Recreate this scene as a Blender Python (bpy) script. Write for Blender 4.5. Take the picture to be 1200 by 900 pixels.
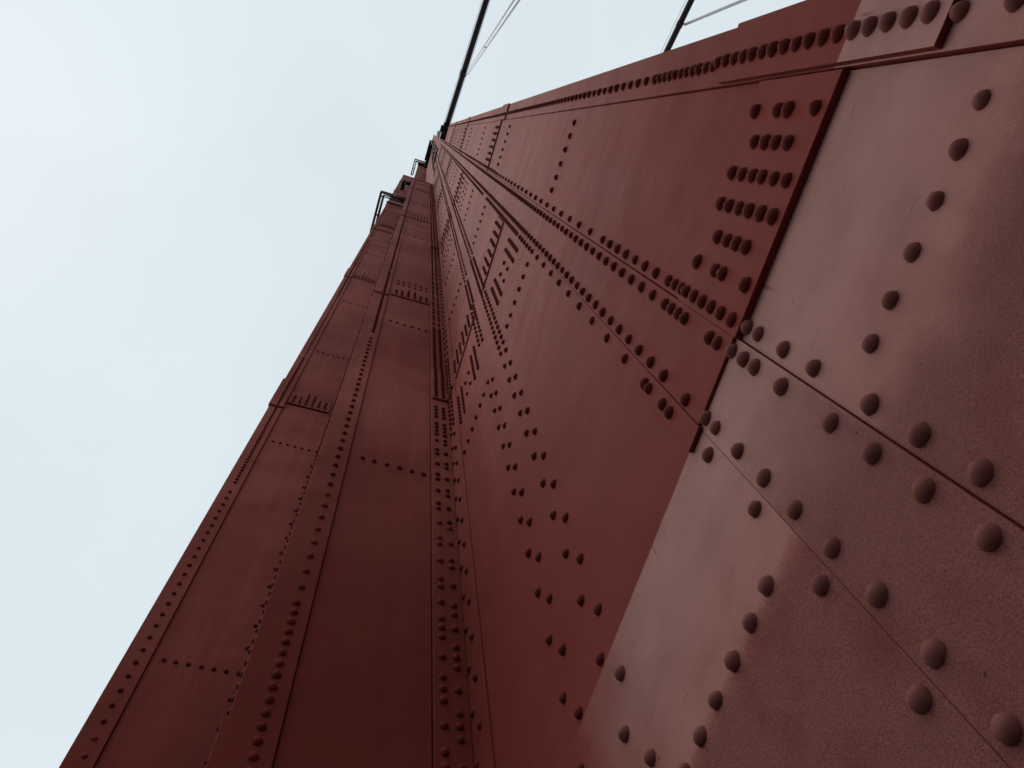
import bpy, bmesh, math, random
import numpy as np
from mathutils import Matrix, Vector

random.seed(7)
sc = bpy.context.scene
for o in list(bpy.data.objects):
    bpy.data.objects.remove(o)
COL = sc.collection
R = math.radians

# ------------------------------------------------------------------ scale
S = 0.915      # one drawing unit (a wall one unit from the eye) in metres
EYE = 1.6      # eye height above the pavement
def W(x, y, z):
    return (x * S, y * S, z * S + EYE)

# ------------------------------------------------------------------ camera
def unit(v):
    v = np.array(v, float); return v / np.linalg.norm(v)
F_PX = 915.56
zc = unit((502.37 - 600, 153.8 - 450, F_PX))
hc = np.array((-389.53 - 600, 3449.5 - 450, F_PX)); hc = unit(hc - hc.dot(zc) * zc)
nc = np.cross(hc, zc)
CM = np.array([nc, hc, zc])            # rows: world axes seen from the camera
right, down, fwd = CM[:, 0], CM[:, 1], CM[:, 2]
cam_data = bpy.data.cameras.new('camera')
cam = bpy.data.objects.new('camera', cam_data); COL.objects.link(cam)
cam_data.sensor_fit = 'HORIZONTAL'; cam_data.sensor_width = 36.0
cam_data.lens = 36.0 * F_PX / 1200.0
cam_data.clip_start = 0.05; cam_data.clip_end = 6000
mw = Matrix(((right[0], -down[0], -fwd[0], 0), (right[1], -down[1], -fwd[1], 0),
             (right[2], -down[2], -fwd[2], EYE), (0, 0, 0, 1)))
cam.matrix_world = mw
sc.camera = cam

# ------------------------------------------------------------------ sky and sun (overcast)
SUN_EL, SUN_AZ = 60.0, 284.0           # azimuth clockwise from +Y
world = bpy.data.worlds.new('World'); sc.world = world; world.use_nodes = True
wn = world.node_tree; wn.nodes.clear()
w_out = wn.nodes.new('ShaderNodeOutputWorld')
w_bg = wn.nodes.new('ShaderNodeBackground')
sky = wn.nodes.new('ShaderNodeTexSky'); sky.sky_type = 'NISHITA'; sky.sun_disc = False
sky.sun_elevation = R(SUN_EL); sky.sun_rotation = R(SUN_AZ)
sky.air_density = 1.0; sky.dust_density = 1.0; sky.ozone_density = 1.0
w_hsv = wn.nodes.new('ShaderNodeHueSaturation'); w_hsv.inputs['Saturation'].default_value = 0.35
w_mix = wn.nodes.new('ShaderNodeMix'); w_mix.data_type = 'RGBA'
w_mix.inputs[0].default_value = 0.90
w_mix.inputs[7].default_value = (7.68, 8.54, 9.12, 1)      # the even cloud sheet
wn.links.new(sky.outputs[0], w_hsv.inputs['Color'])
wn.links.new(w_hsv.outputs[0], w_mix.inputs[6])
# faint unevenness of the cloud sheet, the same all over the dome
w_tc = wn.nodes.new('ShaderNodeTexCoord')
w_nz = wn.nodes.new('ShaderNodeTexNoise'); w_nz.inputs['Scale'].default_value = 2.1; w_nz.inputs['Detail'].default_value = 5.0
w_nz.inputs['Roughness'].default_value = 0.5
wn.links.new(w_tc.outputs['Generated'], w_nz.inputs['Vector'])
w_mr = wn.nodes.new('ShaderNodeMapRange'); w_mr.inputs[1].default_value = 0.3; w_mr.inputs[2].default_value = 0.7
w_mr.inputs[3].default_value = 0.945; w_mr.inputs[4].default_value = 1.045
wn.links.new(w_nz.outputs[0], w_mr.inputs[0])
w_sc = wn.nodes.new('ShaderNodeVectorMath'); w_sc.operation = 'SCALE'
wn.links.new(w_mix.outputs[2], w_sc.inputs[0]); wn.links.new(w_mr.outputs[0], w_sc.inputs['Scale'])
wn.links.new(w_sc.outputs[0], w_bg.inputs['Color'])
w_bg.inputs['Strength'].default_value = 0.1
wn.links.new(w_bg.outputs[0], w_out.inputs[0])
sd = bpy.data.lights.new('sun', 'SUN'); sd.energy = 1.15; sd.angle = R(50); sd.color = (1.0, 0.96, 0.9)
sun = bpy.data.objects.new('sun', sd); COL.objects.link(sun)
sdir = Vector((math.sin(R(SUN_AZ)) * math.cos(R(SUN_EL)), math.cos(R(SUN_AZ)) * math.cos(R(SUN_EL)), math.sin(R(SUN_EL))))
sun.rotation_euler = sdir.to_track_quat('Z', 'Y').to_euler()
sun.location = (-8, -6, 30)
vs = sc.view_settings
vs.view_transform = 'Standard'; vs.look = 'None'; vs.exposure = 0.0; vs.gamma = 1.0; vs.use_curve_mapping = False
sc.render.engine = 'CYCLES'
sc.render.resolution_x, sc.render.resolution_y = 1024, 768

# ------------------------------------------------------------------ node helpers
class NT:
    def __init__(self, name):
        self.m = bpy.data.materials.new(name); self.m.use_nodes = True
        self.t = self.m.node_tree
        self.b = self.t.nodes['Principled BSDF']
    def n(self, typ, **kw):
        nd = self.t.nodes.new(typ)
        for k, v in kw.items():
            if k.startswith('i_'):
                key = k[2:]
                key = int(key) if key.isdigit() else key.replace('_', ' ')
                if isinstance(v, bpy.types.NodeSocket): self.t.links.new(v, nd.inputs[key])
                else: nd.inputs[key].default_value = v
            else: setattr(nd, k, v)
        return nd
    def link(self, a, b): self.t.links.new(a, b)
    def math(self, op, a, b=0.0, c=None, clamp=False):
        nd = self.n('ShaderNodeMath', operation=op, use_clamp=clamp)
        for i, v in enumerate((a, b, c)):
            if v is None: continue
            if isinstance(v, bpy.types.NodeSocket): self.link(v, nd.inputs[i])
            else: nd.inputs[i].default_value = v
        return nd.outputs[0]
    def smooth(self, v, a, b):        # 0 below a, 1 above b (or reversed when a > b)
        nd = self.n('ShaderNodeMapRange', interpolation_type='SMOOTHSTEP')
        self.link(v, nd.inputs[0])
        lo, hi, t0, t1 = (a, b, 0, 1) if a < b else (b, a, 1, 0)
        nd.inputs[1].default_value = lo; nd.inputs[2].default_value = hi
        nd.inputs[3].default_value = t0; nd.inputs[4].default_value = t1
        return nd.outputs[0]
    def mix(self, f, a, b):
        nd = self.n('ShaderNodeMix', data_type='RGBA')
        for i, v in ((0, f), (6, a), (7, b)):
            if isinstance(v, bpy.types.NodeSocket): self.link(v, nd.inputs[i])
            else: nd.inputs[i].default_value = v if i == 0 else (*v, 1)
        return nd.outputs[2]
    def noise(self, vec, scale, detail=4, rough=0.55, dist=0.0):
        nd = self.n('ShaderNodeTexNoise', i_Scale=scale, i_Detail=detail, i_Roughness=rough, i_Distortion=dist)
        self.link(vec, nd.inputs['Vector']); return nd.outputs[0]

RED = (0.148, 0.0262, 0.0200)
RED_WORN_SHEEN = (0.372, 0.116, 0.092)
COAT = (0.322, 0.160, 0.140)
COAT_ROUGH = (0.285, 0.104, 0.090)
HEAD_SHADED = (0.105, 0.0215, 0.0168)  # tower red made darker: underside shade of the heads put into the colour
HEAD_COATED_SHADED = (0.160, 0.057, 0.049)  # brown of worn-off coat, with underside shade mixed into the colour

def tower_paint(name, coat='auto', head=None):
    N = NT(name)
    geo = N.n('ShaderNodeNewGeometry')
    pos = geo.outputs['Position']
    sep = N.n('ShaderNodeSeparateXYZ'); N.link(pos, sep.inputs[0])
    X, Y, Z = sep.outputs
    zu = N.math('DIVIDE', N.math('SUBTRACT', Z, EYE), S)
    yu = N.math('DIVIDE', Y, S)
    xu = N.math('DIVIDE', X, S)
    # slow fading of the paint, drawn out along the height (rain streaks)
    mp = N.n('ShaderNodeMapping'); mp.inputs['Scale'].default_value = (7, 7, 0.35); N.link(pos, mp.inputs[0])
    streak = N.noise(mp.outputs[0], 1.0, 5, 0.6, 0.4)
    broad = N.noise(pos, 0.55, 3, 0.5)
    fine = N.noise(pos, 60.0, 4, 0.65)
    up = N.smooth(zu, 2.9, 8.0)  # paler with height: grazing sky sheen painted in on top of the wear
    s1 = N.smooth(streak, 0.42, 0.75)
    b1 = N.smooth(broad, 0.40, 0.68)
    worn = N.math('MULTIPLY', N.math('ADD', N.math('MULTIPLY', s1, 0.26), N.math('ADD', N.math('MULTIPLY', b1, 0.34), 0.42)), N.math('ADD', N.math('MULTIPLY', up, 0.85), 0.12), clamp=True)
    col = N.mix(worn, RED, RED_WORN_SHEEN)
    rough = N.math('ADD', N.math('MULTIPLY', streak, 0.16), 0.48)
    hgt = N.math('ADD', N.math('ADD', N.math('MULTIPLY', N.noise(pos, 1.1, 2, 0.5), 0.045), N.math('MULTIPLY', N.noise(pos, 3.0, 3, 0.5), 0.011)), N.math('MULTIPLY', fine, 0.0007))
    if coat != 'off':
        # the greyish coat brushed on over the lowest two metres of the outer wall
        wob = N.math('MULTIPLY', N.math('SUBTRACT', N.noise(pos, 14.0, 3), 0.5), 0.012)
        # the border climbs with the proud splice plates: compare slope z / x
        zr = N.math('ADD', N.math('DIVIDE', zu, N.math('MAXIMUM', xu, 0.2)), wob)
        zr = N.math('SUBTRACT', zr, N.math('MULTIPLY', N.smooth(yu, -0.465, -0.482), 0.058))
        low = N.smooth(zr, 2.128, 2.116)
        yw = N.math('ADD', yu, N.math('MULTIPLY', N.math('SUBTRACT', N.noise(pos, 2.2, 4), 0.5), 0.5))
        side = N.smooth(yw, 1.85, 1.15)
        onwall = N.math('MULTIPLY', N.smooth(xu, 0.90, 0.93), N.smooth(N.n('ShaderNodeSeparateXYZ', i_0=geo.outputs['True Normal']).outputs[0], -0.75, -0.90))
        cm = N.math('MULTIPLY', N.math('MULTIPLY', low, side), onwall)
        pass
        # sandy texture below
        wob2 = N.math('SUBTRACT', N.noise(pos, 5.0, 5, 0.6), 0.5)
        rz = N.math('ADD', zu, N.math('MULTIPLY', wob2, 0.28))
        rz2 = N.math('ADD', zu, N.math('MULTIPLY', wob2, 0.07))
        rz1 = N.math('ADD', zu, N.math('MULTIPLY', wob2, 0.32))
        p1 = N.smooth(yu, 0.275, 0.290); p2 = N.smooth(yu, 0.565, 0.575)
        inv = lambda v: N.math('SUBTRACT', 1.0, v)
        # tint and sandy grain fade in at different heights on the three plates
        fleck = N.math('MULTIPLY', N.smooth(N.noise(mp.outputs[0], 9.0, 6, 0.7, 0.6), 0.60, 0.66), N.smooth(zr, 1.93, 2.10))
        cm = N.math('MULTIPLY', cm, N.math('SUBTRACT', 1.0, N.math('MULTIPLY', fleck, 0.8)))
        tint = N.math('ADD', N.math('MULTIPLY', N.smooth(rz, 1.95, 0.95), inv(p1)),
               N.math('ADD', N.math('MULTIPLY', N.smooth(rz1, 1.90, 1.10), N.math('MULTIPLY', p1, inv(p2))), N.math('MULTIPLY', N.math('MAXIMUM', N.smooth(rz2, 1.515, 1.455), N.math('MULTIPLY', N.smooth(rz, 2.0, 1.45), 0.5)), p2)), clamp=True)
        grain = N.math('ADD', N.math('MULTIPLY', N.smooth(rz, 1.50, 1.22), inv(p1)),
               N.math('ADD', N.math('MULTIPLY', N.smooth(rz1, 1.95, 1.30), N.math('MULTIPLY', p1, inv(p2))), N.math('MULTIPLY', N.smooth(rz2, 1.515, 1.40), p2)), clamp=True)
        grit = N.math('MULTIPLY', cm, grain)
        cloud = N.noise(pos, 4.5, 5, 0.6)
        coatc = N.mix(N.smooth(cloud, 0.35, 0.7), COAT, tuple(c * 0.86 for c in COAT))
        sand = N.noise(pos, 330.0, 4, 0.75)
        gcol = N.mix(N.smooth(sand, 0.36, 0.56), tuple(c * 0.70 for c in COAT_ROUGH), tuple(c * 1.16 for c in COAT_ROUGH))
        pore = N.math('MULTIPLY', N.smooth(N.noise(pos, 190.0, 5, 0.75), 0.47, 0.36), N.math('ADD', 0.35, N.math('MULTIPLY', grain, 0.65)))
        gcol = N.mix(N.math('MULTIPLY', pore, 0.62), gcol, (0.085, 0.028, 0.024))
        gcol = N.mix(N.math('MULTIPLY', N.smooth(cloud, 0.45, 0.7), 0.35), gcol, RED)
        coatc = N.mix(tint, coatc, gcol)
        col = N.mix(cm, col, coatc)
        rough = N.math('ADD', N.math('MULTIPLY', N.math('SUBTRACT', 1.0, cm), rough), N.math('MULTIPLY', cm, N.math('ADD', N.math('MULTIPLY', grit, 0.20), 0.50)))
        pits = N.noise(pos, 190.0, 5, 0.75)
        hgt = N.math('ADD', hgt, N.math('MULTIPLY', grit, N.math('ADD', N.math('MULTIPLY', N.smooth(pits, 0.35, 0.7), 0.0026), N.math('MULTIPLY', sand, 0.0022))))
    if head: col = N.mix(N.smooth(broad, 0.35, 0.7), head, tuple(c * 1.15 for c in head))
    # chips and specks of grime, spread over the wall plane
    uv = N.n('ShaderNodeCombineXYZ', i_0=N.math('ADD', X, Y), i_1=Z)
    nz = N.n('ShaderNodeTexNoise', i_Scale=45.0, i_Detail=3.0); N.link(pos, nz.inputs[0])
    sc_ = N.n('ShaderNodeVectorMath', operation='SCALE'); N.link(nz.outputs[1], sc_.inputs[0]); sc_.inputs['Scale'].default_value = 0.012
    wp = N.n('ShaderNodeVectorMath', operation='ADD'); N.link(uv.outputs[0], wp.inputs[0]); N.link(sc_.outputs[0], wp.inputs[1])
    vo = N.n('ShaderNodeTexVoronoi', feature='F1', voronoi_dimensions='2D', i_Scale=6.5, i_Randomness=1.0); N.link(wp.outputs[0], vo.inputs['Vector'])
    vc = N.n('ShaderNodeSeparateColor', i_0=vo.outputs['Color'])
    rad = N.math('MULTIPLY', vc.outputs[1], 0.030)
    spk = N.math('MULTIPLY', N.math('LESS_THAN', vo.outputs['Distance'], rad), N.math('GREATER_THAN', vc.outputs[0], 0.72))
    col = N.mix(N.math('MULTIPLY', spk, 0.6), col, (0.045, 0.016, 0.013))
    # short scuffs and scratches
    ms = N.n('ShaderNodeMapping'); ms.inputs['Rotation'].default_value = (0, 0, 0.5); ms.inputs['Scale'].default_value = (1.3, 16, 1); N.link(wp.outputs[0], ms.inputs[0])
    scr = N.n('ShaderNodeTexVoronoi', feature='F1', voronoi_dimensions='2D', i_Scale=1.6, i_Randomness=1.0); N.link(ms.outputs[0], scr.inputs['Vector'])
    s2 = N.math('MULTIPLY', N.smooth(scr.outputs['Distance'], 0.085, 0.05), N.math('GREATER_THAN', N.n('ShaderNodeSeparateColor', i_0=scr.outputs['Color']).outputs[0], 0.86))
    col = N.mix(N.math('MULTIPLY', s2, 0.28), col, (0.10, 0.040, 0.034))
    N.link(col, N.b.inputs['Base Color']); N.link(rough, N.b.inputs['Roughness'])
    N.b.inputs['Specular IOR Level'].default_value = 0.008
    bp = N.n('ShaderNodeBump', i_Strength=1.0, i_Distance=1.0); N.link(hgt, bp.inputs['Height'])
    N.link(bp.outputs[0], N.b.inputs['Normal'])
    return N.m

def plain_mat(name, colr, rough=0.6, var=0.15, scale=6.0, bump=0.001, metallic=0.0):
    N = NT(name)
    tc = N.n('ShaderNodeTexCoord'); v = tc.outputs['Object']
    nz = N.noise(v, scale, 5, 0.6)
    N.link(N.mix(N.smooth(nz, 0.3, 0.7), tuple(c * (1 - var) for c in colr), tuple(c * (1 + var) for c in colr)), N.b.inputs['Base Color'])
    N.b.inputs['Roughness'].default_value = rough
    N.b.inputs['Metallic'].default_value = metallic
    bp = N.n('ShaderNodeBump', i_Strength=1.0, i_Distance=1.0)
    N.link(N.math('MULTIPLY', N.noise(v, scale * 9, 3), bump), bp.inputs['Height'])
    N.link(bp.outputs[0], N.b.inputs['Normal'])
    return N.m

M_PAINT = tower_paint('tower paint')
M_HEAD_COATED_SHADED = tower_paint('rivet head worn coat with shade', 'off', HEAD_COATED_SHADED)
M_HEAD_SHADED = tower_paint('rivet head paint with shade', 'off', HEAD_SHADED)
M_CABLE = plain_mat('cable wrapping', (0.045, 0.018, 0.022), 0.65, 0.2, 1.5)
M_RAIL = plain_mat('rail paint', (0.06, 0.018, 0.015), 0.55, 0.15, 4)
M_ROPE = plain_mat('wire rope', (0.24, 0.23, 0.25), 0.5, 0.2, 8)
M_WALK = plain_mat('worn concrete', (0.055, 0.050, 0.047), 0.9, 0.2, 2.0, 0.002)
M_ROAD = plain_mat('asphalt', (0.05, 0.05, 0.052), 0.9, 0.2, 3.0, 0.003)
M_LINE = plain_mat('road marking paint', (0.75, 0.74, 0.70), 0.7, 0.1, 4.0)
M_HILL = plain_mat('added hill scrub', (0.06, 0.065, 0.035), 0.95, 0.35, 0.02, 1.0)
M_WATER = plain_mat('grey bay water', (0.03, 0.05, 0.055), 0.12, 0.2, 0.05, 0.3)

# ------------------------------------------------------------------ object helpers
def link_mesh(name, me, mat=None, parent=None):
    o = bpy.data.objects.new(name, me); COL.objects.link(o)
    if mat and not me.materials: me.materials.append(mat)
    if parent: o.parent = parent
    return o
def empty(name, loc=(0, 0, 0)):
    o = bpy.data.objects.new(name, None); COL.objects.link(o); o.location = loc; o.empty_display_size = 0.3
    return o
def tag(o, label=None, cat=None, group=None, kind=None):
    for k, v in (('label', label), ('category', cat), ('group', group), ('kind', kind)):
        if v: o[k] = v
    return o
def bm_box(bm, x0, x1, y0, y1, z0, z1, bev=0.0, segs=1):
    """box in drawing units"""
    a, b = W(x0, y0, z0), W(x1, y1, z1)
    vs_ = [bm.verts.new((x, y, z)) for x in (a[0], b[0]) for y in (a[1], b[1]) for z in (a[2], b[2])]
    q = lambda *i: bm.faces.new([vs_[k] for k in i])
    fs = [q(0, 1, 3, 2), q(4, 6, 7, 5), q(0, 4, 5, 1), q(2, 3, 7, 6), q(0, 2, 6, 4), q(1, 5, 7, 3)]
    if bev:
        es = list({e for f in fs for e in f.edges})
        bmesh.ops.bevel(bm, geom=es, offset=bev * S, segments=segs, profile=0.5, affect='EDGES')
def bm_mesh(bm, name):
    bmesh.ops.recalc_face_normals(bm, faces=bm.faces)
    me = bpy.data.meshes.new(name); bm.to_mesh(me); bm.free(); return me
def box_part(name, x0, x1, y0, y1, z0, z1, mat, parent, bev=0.0, segs=1):
    bm = bmesh.new(); bm_box(bm, x0, x1, y0, y1, z0, z1, bev, segs)
    return link_mesh(name, bm_mesh(bm, name), mat, parent)
def bm_tube(bm, pts, r, n=8, caps=True):
    """round bar through world points"""
    rings = []
    for i, p in enumerate(pts):
        p = Vector(p)
        d = (Vector(pts[min(i + 1, len(pts) - 1)]) - Vector(pts[max(i - 1, 0)])).normalized()
        u = d.orthogonal().normalized() if i == 0 else (u_prev - d * u_prev.dot(d)).normalized()
        u_prev = u; v = d.cross(u)
        rings.append([bm.verts.new(p + (u * math.cos(2 * math.pi * k / n) + v * math.sin(2 * math.pi * k / n)) * r) for k in range(n)])
    for a, b in zip(rings, rings[1:]):
        for k in range(n):
            f = bm.faces.new((a[k], a[(k + 1) % n], b[(k + 1) % n], b[k])); f.smooth = True
    if caps:
        bm.faces.new(rings[0][::-1]); bm.faces.new(rings[-1])

# ================================================================== the ground under the eye
def ground():
    def slab(name, x0, x1, y0, y1, z0, z1, mat):
        bm = bmesh.new()
        vs_ = [bm.verts.new((x, y, z)) for x in (x0, x1) for y in (y0, y1) for z in (z0, z1)]
        q = lambda *i: bm.faces.new([vs_[k] for k in i])
        q(0, 1, 3, 2), q(4, 6, 7, 5), q(0, 4, 5, 1), q(2, 3, 7, 6), q(0, 2, 6, 4), q(1, 5, 7, 3)
        return tag(link_mesh(name, bm_mesh(bm, name), mat), kind='structure')
    bm = bmesh.new()
    c = [bm.verts.new((x, y, -68)) for x, y in ((-5000, -5000), (5000, -5000), (5000, 5000), (-5000, 5000))]
    bm.faces.new(c)
    tag(link_mesh('water', bm_mesh(bm, 'water'), M_WATER), kind='structure')
    slab('pavement', -3.2, 12, -250, 250, -0.35, 0.0, M_WALK)
    slab('road', 12.01, 30.0, -250, 250, -0.60, -0.13, M_ROAD)
    k = bmesh.new()
    for i in range(-20, 21):
        y = i * 12.0
        vs_ = [k.verts.new(p) for p in ((20.9, y, -0.126), (21.05, y, -0.126), (21.05, y + 3, -0.126), (20.9, y + 3, -0.126))]
        k.faces.new(vs_)
    tag(link_mesh('lane_marking', bm_mesh(k, 'lane_marking'), M_LINE), kind='structure')
    # unseen pedestrian railing, added on the walk's outer edge to cut horizon light
    rl = empty('added_railing', (-3.0, 0, 0)); tag(rl, 'unseen dark red railing added along the walkway edge to block low light', 'railing')
    inv = Matrix.Translation((3.0, 0, 0))
    bm = bmesh.new()
    for y in range(-60, 61):
        bm_tube(bm, [(-3.0, y * 0.16, 0.1), (-3.0, y * 0.16, 1.25)], 0.018, 4)
    o = link_mesh('baluster', bm_mesh(bm, 'baluster'), M_RAIL, rl); o.matrix_parent_inverse = inv; o['kind'] = 'stuff'
    for z in (0.12, 1.28):
        bm = bmesh.new(); bm_tube(bm, [(-3.0, -10, z), (-3.0, 10, z)], 0.05, 8)
        o = link_mesh('rail', bm_mesh(bm, 'rail'), M_RAIL, rl); o.matrix_parent_inverse = inv
    # unseen headlands round the strait, added to keep low sky light off rivet undersides
    rnd = random.Random(3); N_ = 140
    bm = bmesh.new(); prev = None
    for i in range(N_ + 1):
        a = 2 * math.pi * (i % N_) / N_
        h = 130 + 70 * math.sin(3 * a + 1.0) + 45 * math.sin(7 * a + 0.4) + 25 * math.sin(17 * a) + 18 * math.sin(29 * a + 2)
        row = []
        for rr, f in ((900, -0.35), (1000, 0.25), (1120, 0.7), (1300, 1.0), (1700, 0.8), (2200, -0.3)):
            w = 1 + 0.10 * math.sin(5 * a + rr)
            row.append(bm.verts.new((rr * w * math.cos(a), rr * w * math.sin(a), -68 + h * f)))
        if prev:
            for k in range(5): bm.faces.new((prev[k], prev[k + 1], row[k + 1], row[k])).smooth = True
        prev = row
    tag(link_mesh('added_hills', bm_mesh(bm, 'added_hills'), M_HILL), kind='structure')
ground()

# ================================================================== the tower leg
tower = empty('bridge_tower', (3.0, 5.0, 0.0))
tag(tower, 'towering dark red riveted steel bridge tower leg seen from its foot', 'tower')
bpy.context.view_layer.update()
TINV = Matrix.Translation(-Vector(tower.location))
def tpart(o):
    o.parent = tower; o.matrix_parent_inverse = TINV; return o

PLATES = []      # dicts: face, surf, lo, hi, z0, z1, obj
TOPZ = 165.0
def plate(name, face, surf, lo, hi, z0, z1, back, bev=0.0, segs=1, label=None):
    """flat plate: face 'x' looks along -X at x=surf, face 'y' looks along -Y at y=surf"""
    if face == 'x': o = box_part(name, surf, back, lo, hi, z0, z1, M_PAINT, None, bev, segs)
    else: o = box_part(name, lo, hi, surf, back, z0, z1, M_PAINT, None, bev, segs)
    tpart(o)
    if label: o['label'] = label
    PLATES.append(dict(face=face, surf=surf, lo=lo, hi=hi, z0=z0, z1=z1, obj=o))
    return o

# inner shafts behind the plating
def core(x0, x1, y0, y1, z1):
    tpart(box_part('cell_shaft', x0, x1, y0, y1, -1.72, z1, M_PAINT, None))
core(1.022, 7.6, -0.66, 14.6, 45.7)
core(1.030, 7.2, 0.60, 13.2, 149.0)
core(-0.165, 7.4, 2.757, 11.2, 45.9)
core(-1.325, 7.5, 5.052, 9.0, 85.8)
core(-0.160, 7.3, 5.058, 8.9, 120.5)

B1 = 0.0035
ZB = -1.70
T = 0.020
# ---- outer wall, panel one (between the corner angle and the first seam)
J0 = [2.13, 12.45, 23.45, 34.9, 45.6]
plate('face_plate', 'x', 1.003, -0.476, 0.2795, ZB, 2.10, 1.06, B1, 2, 'lowest plate of the outer wall with grey coat and sandy surface')
for a, b in zip(J0, J0[1:]):
    plate('face_plate', 'x', 1.0, -0.478, 0.2815, a - 0.02, b - 0.025, 1.06, B1)
    h = 0.55 if a < 3 else 0.9
    plate('splice_plate', 'x', 1.0 - T, -0.472, (0.2800 if a < 3 else 0.277), a * (1 - T), (a + h) * (1 - T), 1.02, 0.002)
# ---- panel two, the narrow strip between the seams
J1 = [2.13, 8.26, 18.7, 29.0, 40.0, 51.0, 62.0, 80.0, 110.0, 148.5]
plate('face_plate', 'x', 0.995, 0.2808, 0.5690, ZB, 2.110, 1.06, 0.0015, 2)
for i, (a, b) in enumerate(zip(J1, J1[1:])):
    plate('face_plate', 'x', 0.995, 0.2835, 0.5690, a - 0.02 if i else 2.1, b - 0.025, 1.06, B1)
    if i == 0:
        plate('splice_plate', 'x', 0.984, 0.2806, 0.5600, 2.138 * 0.984, 2.655 * 0.984, 1.02, 0.002)
        plate('splice_plate', 'x', 1.0 - T, 0.5606, 0.645, 2.13 * (1 - T), 2.655 * (1 - T), 1.02, 0.002)
# ---- panel three, the wide plate to the corner
J2 = [8.45, 19.05, 29.4, 40.2, 51.0, 62.0, 80.0, 110.0, 148.5]
plate('face_plate', 'x', 0.9955, 0.5698, 2.466, ZB, 8.43, 1.06, B1, 2, 'wide plate beside the inner corner, grey coated near its foot')
for a, b in zip(J2, J2[1:]):
    plate('face_plate', 'x', 1.0, 0.5725, 2.468, a, b - 0.025, 1.06, B1)
    plate('splice_plate', 'x', 1.0 - T, 0.640, 1.40, a * (1 - T), (a + 0.68) * (1 - T), 1.02, 0.002)
    plate('splice_plate', 'x', 1.0 - T, 1.70, 2.43, a * (1 - T), (a + 0.68) * (1 - T), 1.02, 0.002)
# ---- corner angle at the near edge of the outer wall (rivet line, splice over its joint)
for a, b in ((ZB, 12.0), (12.02, 23.35), (23.37, 34.8), (34.82, 45.6)):
    plate('edge_angle', 'x', 0.990, -0.699, -0.4805, a, b, 1.09, B1, 2)
plate('splice_angle', 'x', 0.970, -0.699, -0.486, 1.75 * 0.970, 3.105 * 0.970, 0.995, 0.0025, 2)
for a in (12.0, 23.3, 34.7):
    plate('splice_angle', 'x', 0.970, -0.702, -0.479, a * 0.970, (a + 0.9) * 0.970, 0.995)
# ---- inner corner angle: one leg on the outer wall, one on the facing wall
JC = [ZB, 8.27, 20.2, 32.0, 45.6]
for i, (a, b) in enumerate(zip(JC, JC[1:])):
    plate('corner_angle', 'x', 0.985, 2.477, 2.735, a, b - 0.02, 1.02, 0.003)
    plate('corner_angle', 'y', 2.714, 0.790, 0.984, a, b - 0.02, 2.80, 0.003)
    if i:
        plate('splice_angle', 'x', 0.968, 2.500, 2.694, a, a + 1.1, 1.0, 0.002)
        plate('splice_angle', 'y', 2.692, 0.800, 0.968, a, a + 1.1, 2.73, 0.002)
# ---- facing wall A (turned to the viewer)
JA = [ZB, 13.25, 25.75, 38.6, 45.8]
for i, (a, b) in enumerate(zip(JA, JA[1:])):
    plate('face_plate', 'y', 2.738, 0.068, 0.783, a, b - 0.03, 2.80, 0.003)
    if i: plate('splice_plate', 'y', 2.718, 0.10, 0.775, a, a + 0.62, 2.75, 0.002)
JAF = [ZB, 13.0, 25.55, 38.3, 45.8]
for i, (a, b) in enumerate(zip(JAF, JAF[1:])):
    plate('edge_angle', 'y', 2.714, -0.180, 0.062, a, b - 0.02, 2.80, 0.003)
    if i: plate('splice_angle', 'y', 2.692, -0.184, 0.060, a, a + 1.0, 2.74, 0.002)
plate('splice_angle', 'x', -0.202, 2.716, 2.95, ZB, 3.03, -0.17, 0.004, 2)   # wraps the convex corner low down
# ---- facing wall B, set back
JB = [ZB, 13.05, 25.4, 38.1, 50.0, 62.0, 74.0, 85.7]
for i, (a, b) in enumerate(zip(JB, JB[1:])):
    plate('face_plate', 'y', 5.03, -1.132, -0.17, a, b - 0.04, 5.09, 0.003)
    if i: plate('splice_plate', 'y', 5.010, -1.115, -0.40, a, a + 0.6, 5.06, 0.002)
JBF = [ZB, 12.7, 25.0, 37.9, 50.0, 62.0, 74.0, 85.7]
for i, (a, b) in enumerate(zip(JBF, JBF[1:])):
    plate('edge_angle', 'y', 5.0, -1.352, -1.136, a, b - 0.03, 5.09, 0.003)
    if i: plate('splice_angle', 'y', 4.975, -1.372, -1.130, a, a + 1.4, 5.04, 0.002)
# a column of flat louvres below the first walkway
for k in range(6):
    tpart(box_part('rib', -1.10 + k * 0.13, -1.04 + k * 0.13, 4.95, 5.04, 40.0, 48.5, M_PAINT, None))
# ---- upper shaft behind wall A
for a, b in ((45.9, 62.0), (62.03, 85.0), (85.03, 120.3)):
    plate('face_plate', 'y', 5.03, -0.10, 0.90, a, b, 5.09)
    plate('edge_angle', 'y', 5.0, -0.20, -0.09, a, b, 5.09)
for y, z0, z1, r in ((1.05, 62, 148, 0.045), (1.45, 58, 148, 0.05), (1.85, 57, 147, 0.045), (2.20, 52, 140, 0.04)):
    bm = bmesh.new(); bm_tube(bm, [W(0.93, y, z0), W(0.93, y, z1)], r * S, 8)
    tpart(link_mesh('conduit', bm_mesh(bm, 'conduit'), M_RAIL))
for z in (60, 74, 90, 112):
    tpart(box_part('bracket', 0.90, 1.0, 0.95, 2.35, z, z + 0.5, M_RAIL, None))
# cap plates closing the shafts
for x0, x1, y0, y1, z in ((-0.20, 1.0, 2.70, 5.0, 45.95), (-1.37, -0.2, 4.98, 9.05, 85.85), (-0.22, 1.0, 4.98, 8.95, 120.5), (0.99, 7.65, -0.70, 0.56, 45.72)):
    tpart(box_part('cap_plate', x0, x1, y0, y1, z, z + 0.12, M_PAINT, None))

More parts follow.
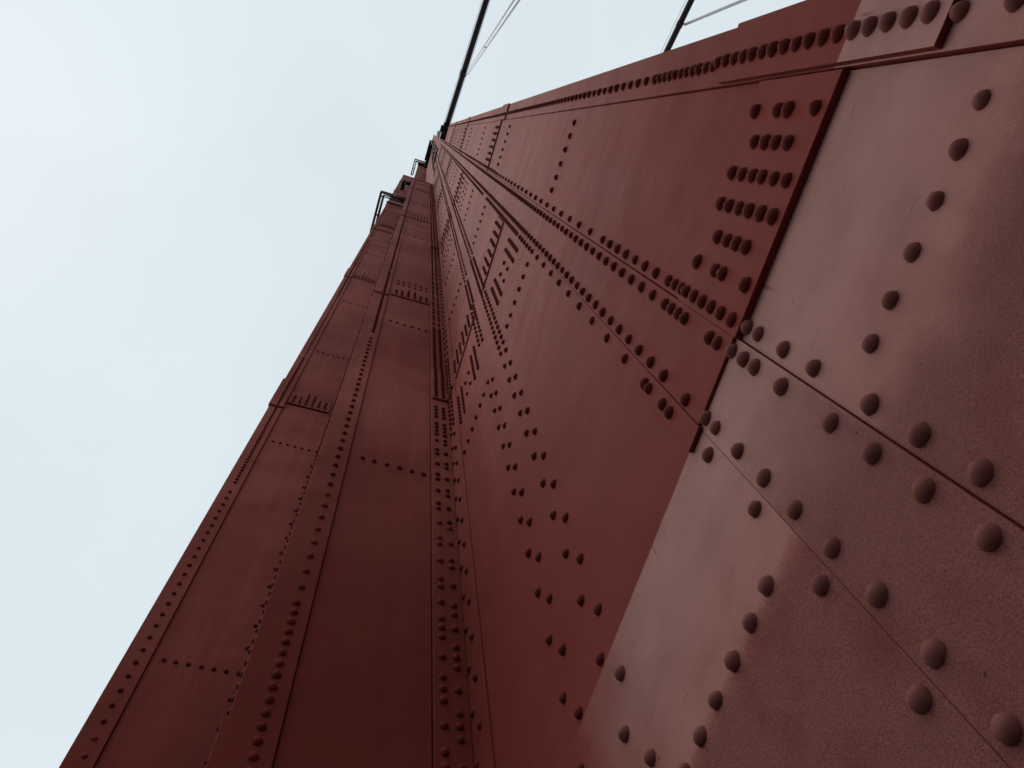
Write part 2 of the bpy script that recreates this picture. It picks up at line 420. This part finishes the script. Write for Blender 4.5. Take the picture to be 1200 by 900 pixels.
# ================================================================== rivets
RIV = []       # (point in units, face, plate object, size)
def find_plate(face, a, z):
    best = None
    for p in PLATES:
        if p['face'] != face: continue
        k = p['surf'] if face == 'x' else 1.0
        if p['lo'] - 0.012 <= a * k <= p['hi'] + 0.012 and p['z0'] <= z * k <= p['z1']:
            if best is None or p['surf'] < best['surf']: best = p
    return best
def rx(y, z, r=0.0265):
    """rivet on the outer wall; y, z read on the plane x = 1"""
    p = find_plate('x', y, z)
    if p is None or p['surf'] < 0: return
    k = p['surf']
    r *= (0.80 if z < 2.13 and y > -0.5 else 0.91) if y < 0.2 else 0.87
    RIV.append(((k, y * k, z * k), 'x', p['obj'], r))
def ry(x, z, surf_ref, r=0.0250):
    """rivet on a facing wall"""
    best = None
    for p in PLATES:
        if p['face'] == 'y' and p['lo'] - 0.01 <= x <= p['hi'] + 0.01 and p['z0'] <= z <= p['z1'] and abs(p['surf'] - surf_ref) < 0.3:
            if best is None or p['surf'] < best['surf']: best = p
    if best is None: return
    RIV.append(((x, best['surf'], z), 'y', best['obj'], r))
def col(fn, a, z0, z1, pitch, *rest):
    z = z0
    while z <= z1 + 1e-6:
        fn(a, z, *rest); z += pitch

# -- near corner angle
for z in (2.151, 2.069, 1.986, 1.899, 1.816): rx(-0.581, z)
for k in range(12): rx(-0.581, 2.232 + k * 0.0852)
for z in (1.702, 1.535, 1.37, 1.20, 1.03, 0.86, 0.69): rx(-0.566, z)
for k in range(11): rx(-0.570, 3.212 + k * 0.0828)
col(rx, -0.570, 4.207, 10.6, 0.1672)
for j in (12.0, 23.3, 34.7):
    col(rx, -0.570, j - 1.3, j + 1.6, 0.085); col(rx, -0.570, j + 1.75, j + 9.9, 0.168)
# -- lowest plates: seam rivets
for z in (2.072, 1.995, 1.835, 1.670): rx(0.238, z)
for k in range(8): rx(0.241, 1.421 - k * 0.168)
for z in (2.106, 2.019, 1.943, 1.772): rx(0.320, z)
for k in range(9): rx(0.321, 1.521 - k * 0.170)
for z in (2.100, 2.020): rx(0.532, z)
for k in range(15): rx(0.532, 1.848 - k * 0.1697)
for k in range(8): rx(0.609, 1.997 - k * 0.3385)
for y in (-0.375, -0.279, -0.176, -0.069, 0.034, 0.131): rx(y, 1.505)
for i, y in enumerate((0.719, 0.818, 0.925, 1.036, 1.142, 1.25)): rx(y, 1.486 - i * 0.002)
# -- first splice of panel one
for y, zs in ((-0.379, (2.609, 2.435, 2.361, 2.191)), (-0.281, (2.522, 2.439, 2.362, 2.277)),
              (-0.176, (2.609, 2.524, 2.437, 2.364, 2.278, 2.193)), (-0.071, (2.609, 2.528, 2.444, 2.361, 2.274, 2.190)),
              (0.034, (2.526, 2.441, 2.363, 2.283)), (0.135, (2.622, 2.446, 2.378, 2.189))):
    for z in zs: rx(y, z)
for z in (2.29, 2.222): rx(0.328, z)
rx(0.539, 2.286)
for z in (2.626, 2.683, 2.454, 2.372): rx(0.616, z)
# -- vertical seam lines higher up
for z in (2.19, 2.28, 2.368, 2.452, 2.54, 2.622, 2.679, 2.753, 2.831, 3.002, 3.167, 3.332, 3.497, 3.663, 3.829): rx(0.244, z)
col(rx, 0.243, 3.998, 11.3, 0.3332)
for j in J0[1:-1]:
    col(rx, 0.240, j - 1.5, j + 2.2, 0.085); col(rx, 0.240, j + 2.4, j + 9.6, 0.168)
for z in (2.542, 2.621, 2.699, 2.778): rx(0.325, z)
col(rx, 0.325, 2.948, 11.2, 0.1686)
col(rx, 0.325, 11.3, 60, 0.14)
col(rx, 0.536, 2.535, 6.6, 0.1680)
col(rx, 0.537, 6.7, 11.0, 0.1400)
col(rx, 0.537, 11.1, 60, 0.14)
col(rx, 0.611, 3.001, 5.8, 0.3380)
col(rx, 0.611, 6.0, 7.0, 0.17); col(rx, 0.611, 7.1, 11.0, 0.095)
for j in J2[1:5]:
    col(rx, 0.611, j - 7.2, j - 2.0, 0.17); col(rx, 0.611, j - 1.9, j + 3.0, 0.1)
# -- stiffener rows across panel one
ROW0 = (-0.377, -0.279, -0.178, -0.071, 0.031, 0.129)
for k, y in enumerate(ROW0):
    for z in (5.95, 10.74, 15.47, 20.25, 26.2, 29.3, 31.2, 32.2): rx(y, z + k * 0.008)
    for j in J0[1:-1]:
        for i in range(6 if k % 2 else 5): rx(y, j + 0.10 + i * 0.098)
# -- wide panel: two pairs of staggered lines
for k in range(16):
    rx(1.444, 1.816 + (k - 3) * 0.3436); rx(1.362, 1.640 + (k - 3) * 0.3436)
for k in range(16):
    rx(1.748, 1.985 + (k - 3) * 0.3440); rx(1.665, 1.812 + (k - 3) * 0.3440)
col(rx, 1.444, 6.12, 8.2, 0.17); col(rx, 1.362, 6.00, 8.2, 0.17)
col(rx, 1.748, 7.30, 8.8, 0.17); col(rx, 1.665, 7.20, 8.8, 0.17)
col(rx, 1.444, 8.3, 10.5, 0.095); col(rx, 1.362, 8.3, 10.4, 0.095)
col(rx, 1.740, 8.9, 10.4, 0.095); col(rx, 1.655, 8.9, 10.3, 0.095)
for a, b, p in ((10.6, 17.4, 0.26), (17.5, 21.0, 0.12), (21.2, 28.0, 0.26), (28.1, 31.5, 0.12), (31.7, 60, 0.25)):
    col(rx, 1.435, a, b, p); col(rx, 1.352, a + p / 2, b, p); col(rx, 1.735, a, b, p); col(rx, 1.650, a + p / 2, b, p)
RA = (0.721, 0.822, 0.926, 1.039, 1.147, 1.242)
RB = (1.866, 1.967, 2.081, 2.193, 2.309, 2.419)
for k, (y, y2) in enumerate(zip(RA, RB)):
    rx(y, 6.03 + k * 0.006); rx(y2, 6.13 + k * 0.009)
    rx(y, 10.90 + k * 0.014); rx(y2, 11.09 + k * 0.015)
    for i, j in enumerate(J2[:5]):
        n = 6 if k % 2 == 0 else 5
        for q in range(n): rx(y, j + 0.06 + q * 0.098); rx(y2, j + 0.10 + q * 0.098)
        if k in (0, 1, 4, 5):
            for q in range(8): rx(y, j - 1.66 + q * 0.099 + (0.03 * k if i == 0 else 0)); rx(y2, j - 1.55 + q * 0.103)
        else:
            for q in (0, 3.4): rx(y, j - 1.45 + q * 0.099); rx(y2, j - 1.36 + q * 0.099)
        if i:
            for dz in (-5.1, -3.2, -2.5): rx(y, j + dz); rx(y2, j + dz)
            rx(y, j + 3.0); rx(y2, j + 3.0)
# -- corner angle, wall leg
for a, b, p in ((-0.96, 7.3, 0.359), (7.45, 9.7, 0.13), (9.9, 18.6, 0.30), (18.7, 21.8, 0.13), (22.0, 45, 0.3)):
    col(rx, 2.712 if a < 5 else 2.705, a, b, p); col(rx, 2.622, a - p * 0.52, b, p)
# -- corner angle, facing leg
XS1, XS2 = 0.838, 0.921
def group(x, z0, z1, pat, per):
    z = z0
    while z < z1:
        for d in pat: ry(x, z + d, 2.714)
        z += per
group(XS1, 0.68 + 0.545 * -3, 4.0, (0, 0.09, 0.185, 0.36), 0.545)
group(XS2, 0.418 + 0.545 * -3, 3.7, (0, 0.09, 0.185, 0.36), 0.545)
group(XS1, 4.49, 7.1, (0, 0.095, 0.325), 0.555)
group(XS2, 4.20, 7.1, (0, 0.095, 0.325), 0.555)
for x in (XS1, XS2):
    group(x, 7.2, 8.2, (0, 0.1, 0.2, 0.3), 0.5)
    col(ry, x, 8.32, 11.6, 0.093, 2.714)
    group(x, 11.8, 19.6, (0, 0.1, 0.33), 0.5); col(ry, x, 19.7, 22.4, 0.1, 2.714); group(x, 22.6, 45, (0, 0.12, 0.36), 0.55)
# -- facing wall A: edge angle column, panel rows and splices
col(ry, -0.026, 2.734 - 0.0895 * 40, 4.02, 0.0895, 2.714)
col(ry, -0.0215, 4.155, 10.2, 0.1785, 2.714)
for j in JAF[1:-1]:
    col(ry, -0.020, j - 2.6, j + 2.2, 0.095, 2.714); col(ry, -0.020, j + 2.4, j + 9.8, 0.18, 2.714)
XA = (0.182, 0.283, 0.395, 0.506, 0.614, 0.718)
for k, x in enumerate(XA):
    for z in (0.9, 6.262, 11.38, 21.6, 27.2, 31.6, 33.6, 35.3, 39.5, 42.8, 43.6): ry(x, z - k * 0.007, 2.714)
    for j in JA[1:-1]:
        for q in range(6 if k in (2, 3) else 4): ry(x, j + 0.09 + q * 0.096, 2.714)
        for q in (0, 3): ry(x, j + 1.1 + q * 0.1, 2.714)
# -- facing wall B
col(ry, -1.229, 4.92 - 0.178 * 36, 9.55, 0.1787, 5.0)
for j in JBF[1:4]:
    col(ry, -1.229, j - 3.0, j + 3.0, 0.095, 5.0); col(ry, -1.229, j + 3.2, j + 9.6, 0.18, 5.0)
col(ry, -0.372, 5.10 - 0.355 * 18, 10.8, 0.355, 5.0)
for j in JB[1:4]:
    col(ry, -0.340, j - 2.0, j + 0.9, 0.105, 5.0); col(ry, -0.345, j + 1.1, j + 10, 0.3, 5.0); col(ry, -0.30, j + 2.1, j + 10, 0.3, 5.0)
XB = (-1.030, -0.926, -0.816, -0.703, -0.594, -0.485, -0.370)
for k, x in enumerate(XB):
    for z in (0.95, 6.15, 11.33, 16.42, 21.7, 26.6, 30.6, 31.9, 33.2, 34.7): ry(x, z, 5.0)
    for j in JB[1:4]:
        if k < 6:
            for q in range(6 if k in (2, 3) else 4): ry(x, j + 0.09 + q * 0.095, 5.0)
for x in (0.05, 0.2, 0.35, 0.5, 0.65, 0.8):
    for z in (52, 58, 66, 74, 83, 90, 100): ry(x, z, 5.0, 0.04)
# -- side of the convex corner: heads that scallop its outline
for k in range(90):
    RIV.append(((-0.180, 2.750, 3.10 + k * 0.0895), 'x', None, 0.019))
for k in range(20):
    RIV.append(((-0.180, 2.985, 2.98 - k * 0.0895), 'x', None, 0.022))

def dome(nseg, rings, r=1.0, h=0.96):
    """button head with its axis along +Z and its skirt sunk a little into the plate"""
    vs_, fs = [], []
    for i, t in enumerate(rings):
        ang = t * math.pi / 2
        rr, zz = r * math.cos(ang), h * math.sin(ang)
        if i == 0: zz = -0.12
        for k in range(nseg):
            a = 2 * math.pi * k / nseg
            vs_.append((rr * math.cos(a), rr * math.sin(a), zz))
    for i in range(len(rings) - 1):
        for k in range(nseg):
            k2 = (k + 1) % nseg
            fs.append((i * nseg + k, i * nseg + k2, (i + 1) * nseg + k2, (i + 1) * nseg + k))
    vs_.append((0, 0, h)); top = len(vs_) - 1; b = (len(rings) - 1) * nseg
    for k in range(nseg): fs.append((b + k, b + (k + 1) % nseg, top))
    return vs_, fs
ROT = {'x': Matrix(((0, 0, -1), (0, 1, 0), (1, 0, 0))), 'y': Matrix(((1, 0, 0), (0, 0, -1), (0, 1, 0)))}
def size_px(p, r):
    c = CM.T @ np.array(p)
    if c[2] <= 0.1: return 0.0
    u, v = 600 + F_PX * c[0] / c[2], 450 + F_PX * c[1] / c[2]
    s = r * F_PX / c[2]
    return s if -30 < u < 1230 and -30 < v < 930 else s * 1e-3
order = sorted(RIV, key=lambda q: -size_px(q[0], q[3]))
near = [q for q in order if q[2] is not None][:300]
nearset = {id(q) for q in near}
# nearest 300: one object each, four hand-varied heads sharing their meshes
variants = []
for v in range(4):
    vv, ff = dome(14, (0.0, 0.10, 0.42, 0.74))
    me = bpy.data.meshes.new('rivet')
    rnd = random.Random(v)
    vv = [(x * (1 + rnd.uniform(-.05, .05)), y * (1 + rnd.uniform(-.05, .05)), z * (1 + rnd.uniform(-.05, .05))) for x, y, z in vv]
    me.from_pydata(vv, [], ff); me.polygons.foreach_set('use_smooth', [True] * len(me.polygons)); me.materials.append(M_PAINT)
    vset = {'auto': me}
    for key, mat in (('on', M_HEAD_COATED_SHADED), ('off', M_HEAD_SHADED)):
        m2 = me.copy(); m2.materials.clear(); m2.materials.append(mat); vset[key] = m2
    variants.append(vset)
proto = {}
for q in near:
    p, face, owner, r = q
    if face not in proto:
        o = bpy.data.objects.new('rivet', variants[0]['auto']); proto[face] = o
    else:
        o = proto[face].copy(); o.name = 'rivet'
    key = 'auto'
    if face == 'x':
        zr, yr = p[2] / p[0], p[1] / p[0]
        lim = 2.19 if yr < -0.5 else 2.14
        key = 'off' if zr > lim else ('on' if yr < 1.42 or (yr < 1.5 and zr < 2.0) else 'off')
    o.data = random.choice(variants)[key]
    COL.objects.link(o)
    o.parent = owner
    o.matrix_parent_inverse = TINV @ Matrix.Identity(4) if False else Matrix.Identity(4)
    spin = Matrix.Rotation(random.uniform(0, 6.28), 3, 'Z')
    jit = random.uniform(0.95, 1.06) * r * S
    o.matrix_basis = Matrix.Translation(W(*p)) @ (ROT[face] @ Matrix.Rotation(random.gauss(0, .05), 3, 'X') @ Matrix.Rotation(random.gauss(0, .05), 3, 'Y') @ spin).to_4x4() @ Matrix.Diagonal((jit, jit * random.uniform(.96, 1.04), jit * random.uniform(.88, 1.06), 1))
# the rest: real heads joined into one part
vv, ff = dome(8, (0.0, 0.40, 0.74)); vv = np.array(vv); nv = len(vv)
allv, allf, cnt = [], [], 0
for q in order:
    if id(q) in nearset: continue
    p, face, owner, r = q
    rot = np.array(ROT[face])
    allv.append((vv * r * S * random.uniform(0.95, 1.06)) @ rot.T + np.array(W(*p)))
    allf.extend([tuple(i + cnt for i in f) for f in ff]); cnt += nv
me = bpy.data.meshes.new('rivets')
me.from_pydata(np.concatenate(allv).tolist(), [], allf)
me.polygons.foreach_set('use_smooth', [True] * len(me.polygons)); me.materials.append(M_HEAD_SHADED)
o = bpy.data.objects.new('rivet', me); COL.objects.link(o); tpart(o); o['kind'] = 'stuff'
print('rivets', len(RIV))

# ================================================================== walkways high on the tower
def walkway(name, label, loc, rails, posts, r, deck=None):
    root = empty(name, W(*loc)); tag(root, label, 'walkway', 'walkways high on the tower')
    inv = Matrix.Translation(-Vector(root.location))
    def put(o): o.parent = root; o.matrix_parent_inverse = inv
    for pl in rails:
        bm = bmesh.new(); bm_tube(bm, [W(*p) for p in pl], r, 6); put(link_mesh('rail', bm_mesh(bm, 'rail'), M_RAIL))
    for a, b in posts:
        bm = bmesh.new(); bm_tube(bm, [W(*a), W(*b)], r * 0.8, 6); put(link_mesh('post', bm_mesh(bm, 'post'), M_RAIL))
    for d in deck or []:
        put(box_part('deck', *d, M_RAIL, None))
    return root
def ring(x0, x1, y0, y1, z):      # open bracket: left side, front
    return [(x0, y1, z), (x0, y0, z), (x1, y0, z)]
def wk(name, label, x0, x1, y0, y1, z, inner, r, h=1.25, solid=None, nx=3, ny=3):
    rails = [ring(x0, x1, y0, y1, z), ring(x0 + inner, x1, y0 + inner, y1, z), ring(x0, x1, y0, y1, z + h), ring(x0, x1, y0, y1, z + h / 2)]
    posts = [((x0 + inner, y0 + inner, z), (x0 + inner, y0 + inner, z + h)), ((x1, y0 + inner, z), (x1, y0 + inner, z + h))]
    rails.append(ring(x0 + inner, x1, y0 + inner, y1, z + h))
    for i in range(ny): y = y0 + (y1 - y0) * i / (ny - 1); posts.append(((x0, y, z), (x0, y, z + h)))
    for i in range(1, nx): x = x0 + (x1 - x0) * i / (nx - 1); posts.append(((x, y0, z), (x, y0, z + h)))
    for i in range(ny): y = y0 + inner + (y1 - y0 - inner) * i / (ny - 1); posts.append(((x0, y, z), (x0 + inner, y, z)))
    walkway(name, label, (x0, y0, z), rails, posts, r, solid)
wk('walkway', 'lowest open railed walkway jutting out left of the tower edge', -1.90, -0.16, 4.50, 7.15, 51.8, 0.20, 0.058, 1.25,
   [(-1.42, -0.16, 4.90, 4.99, 51.75, 51.95)])
wk('walkway', 'second railed walkway from below, set against the left wall', -0.95, -0.20, 4.32, 5.75, 66.0, 0.16, 0.085, 1.3)
wk('walkway', 'third railed walkway from below, beside the upper shaft', -0.84, 0.95, 4.36, 6.6, 119.0, 0.25, 0.075, 2.2,
   [(-0.3, 0.95, 4.60, 4.98, 118.9, 119.1)])
wk('walkway', 'dark walkway with floor beams high up under the cable end', 0.45, 0.97, 0.95, 3.4, 100.0, 0.10, 0.055, 2.0,
   [(0.60, 0.66, 1.0, 4.3, 99.8, 100.3), (0.74, 0.80, 1.0, 4.3, 99.8, 100.3), (0.88, 0.96, 1.0, 4.3, 99.8, 100.3), (0.59, 0.97, 1.4, 4.3, 100.3, 100.42)])
wk('walkway', 'topmost railed walkway beside the foot of the main cable', 1.76, 2.6, -0.62, 1.65, 160.0, 0.3, 0.10, 2.4)

# ================================================================== main cables
TOPC = Vector(W(3.1, -1.3, 165)); CD = Vector((0.66, -23.2, -11.6)).normalized()
def cable(name, label, start, length, rad, bands, ropes=True):
    root = empty(name, start); tag(root, label, 'cable')
    inv = Matrix.Translation(-Vector(root.location))
    def put(o): o.parent = root; o.matrix_parent_inverse = inv
    pts = []
    for i in range(41):
        s = length * i / 40
        p = Vector(start) + CD * s; p.z += 0.00035 * s * s       # slack of a hanging cable
        pts.append(p)
    bm = bmesh.new(); bm_tube(bm, pts, rad, 16); put(link_mesh('cable_strand', bm_mesh(bm, 'cable_strand'), M_CABLE))
    def at(s): p = Vector(start) + CD * s; p.z += 0.00035 * s * s; return p
    for s in bands:
        bm = bmesh.new(); bm_tube(bm, [at(s - 0.45), at(s - 0.44), at(s + 0.44), at(s + 0.45)], rad * 1.14, 16)
        put(link_mesh('cable_band', bm_mesh(bm, 'cable_band'), M_CABLE))
    up = Vector((0, 0, 1)); side = CD.cross(up).normalized()
    if ropes:
        for sgn in (-1, 1):
            bm = bmesh.new(); bm_tube(bm, [at(s) + side * sgn * rad * 1.25 + up * (rad + 0.5) for s in np.linspace(0, length, 12)], 0.03, 6)
            put(link_mesh('hand_rope', bm_mesh(bm, 'hand_rope'), M_ROPE))
    return at
b1 = cable('main_cable', 'thick dark main cable rising left of the riveted wall to the tower top', TOPC, 160, 0.50, (11.0, 26.2, 41.4, 56.6, 71.8, 87.0, 102.2))
c2 = Vector(W(38.0, -27.0, 152.2)) - CD * 36
b2 = cable('main_cable', 'short stretch of dark main cable showing past the upper edge of the wall', c2, 190, 0.50, (40.5, 55.7, 70.9, 86.1, 101.3))

def hanger(p, label, gap=0.17, r=0.055, dx0=0.62):
    root = empty('suspender_rope', p); tag(root, label, 'rope')
    inv = Matrix.Translation(-Vector(root.location))
    for dx in (-gap, gap):
        for dy in (-0.07, 0.07):
            bm = bmesh.new(); q = Vector(p) + Vector((dx + dx0, dy, 0)); bm_tube(bm, [q, Vector((q.x, q.y, 0.4))], r, 6)
            o = link_mesh('wire_rope', bm_mesh(bm, 'wire_rope'), M_ROPE); o.parent = root; o.matrix_parent_inverse = inv
    for z in (p[2] - 47.0,):
        bm = bmesh.new(); bm_tube(bm, [(p[0] + dx0 - gap - .06, p[1], z), (p[0] + dx0 + gap + .06, p[1], z)], 0.06, 8)
        o = link_mesh('spreader', bm_mesh(bm, 'spreader'), M_ROPE); o.parent = root; o.matrix_parent_inverse = inv
hanger(b1(11.0), 'pair of thin grey suspender ropes hanging from the left main cable')
hanger(b2(40.5), 'thin grey suspender ropes hanging from the far main cable at upper right')

# saddle housing at the cable end
sad = empty('saddle_housing', W(2.9, -0.5, 158)); tag(sad, 'dark housing at the tower top where the main cable ends', 'housing')
inv = Matrix.Translation(-Vector(sad.location))
for nm, d in (('casing', (2.05, 4.3, -1.9, 2.2, 160.5, 166.5)), ('bracket', (2.2, 4.1, -0.6, 0.62, 146.0, 160.45)), ('cable_collar', (2.5, 3.7, -2.6, -1.85, 162.8, 166.2))):
    o = box_part(nm, *d, M_CABLE, None, 0.05); o.parent = sad; o.matrix_parent_inverse = inv
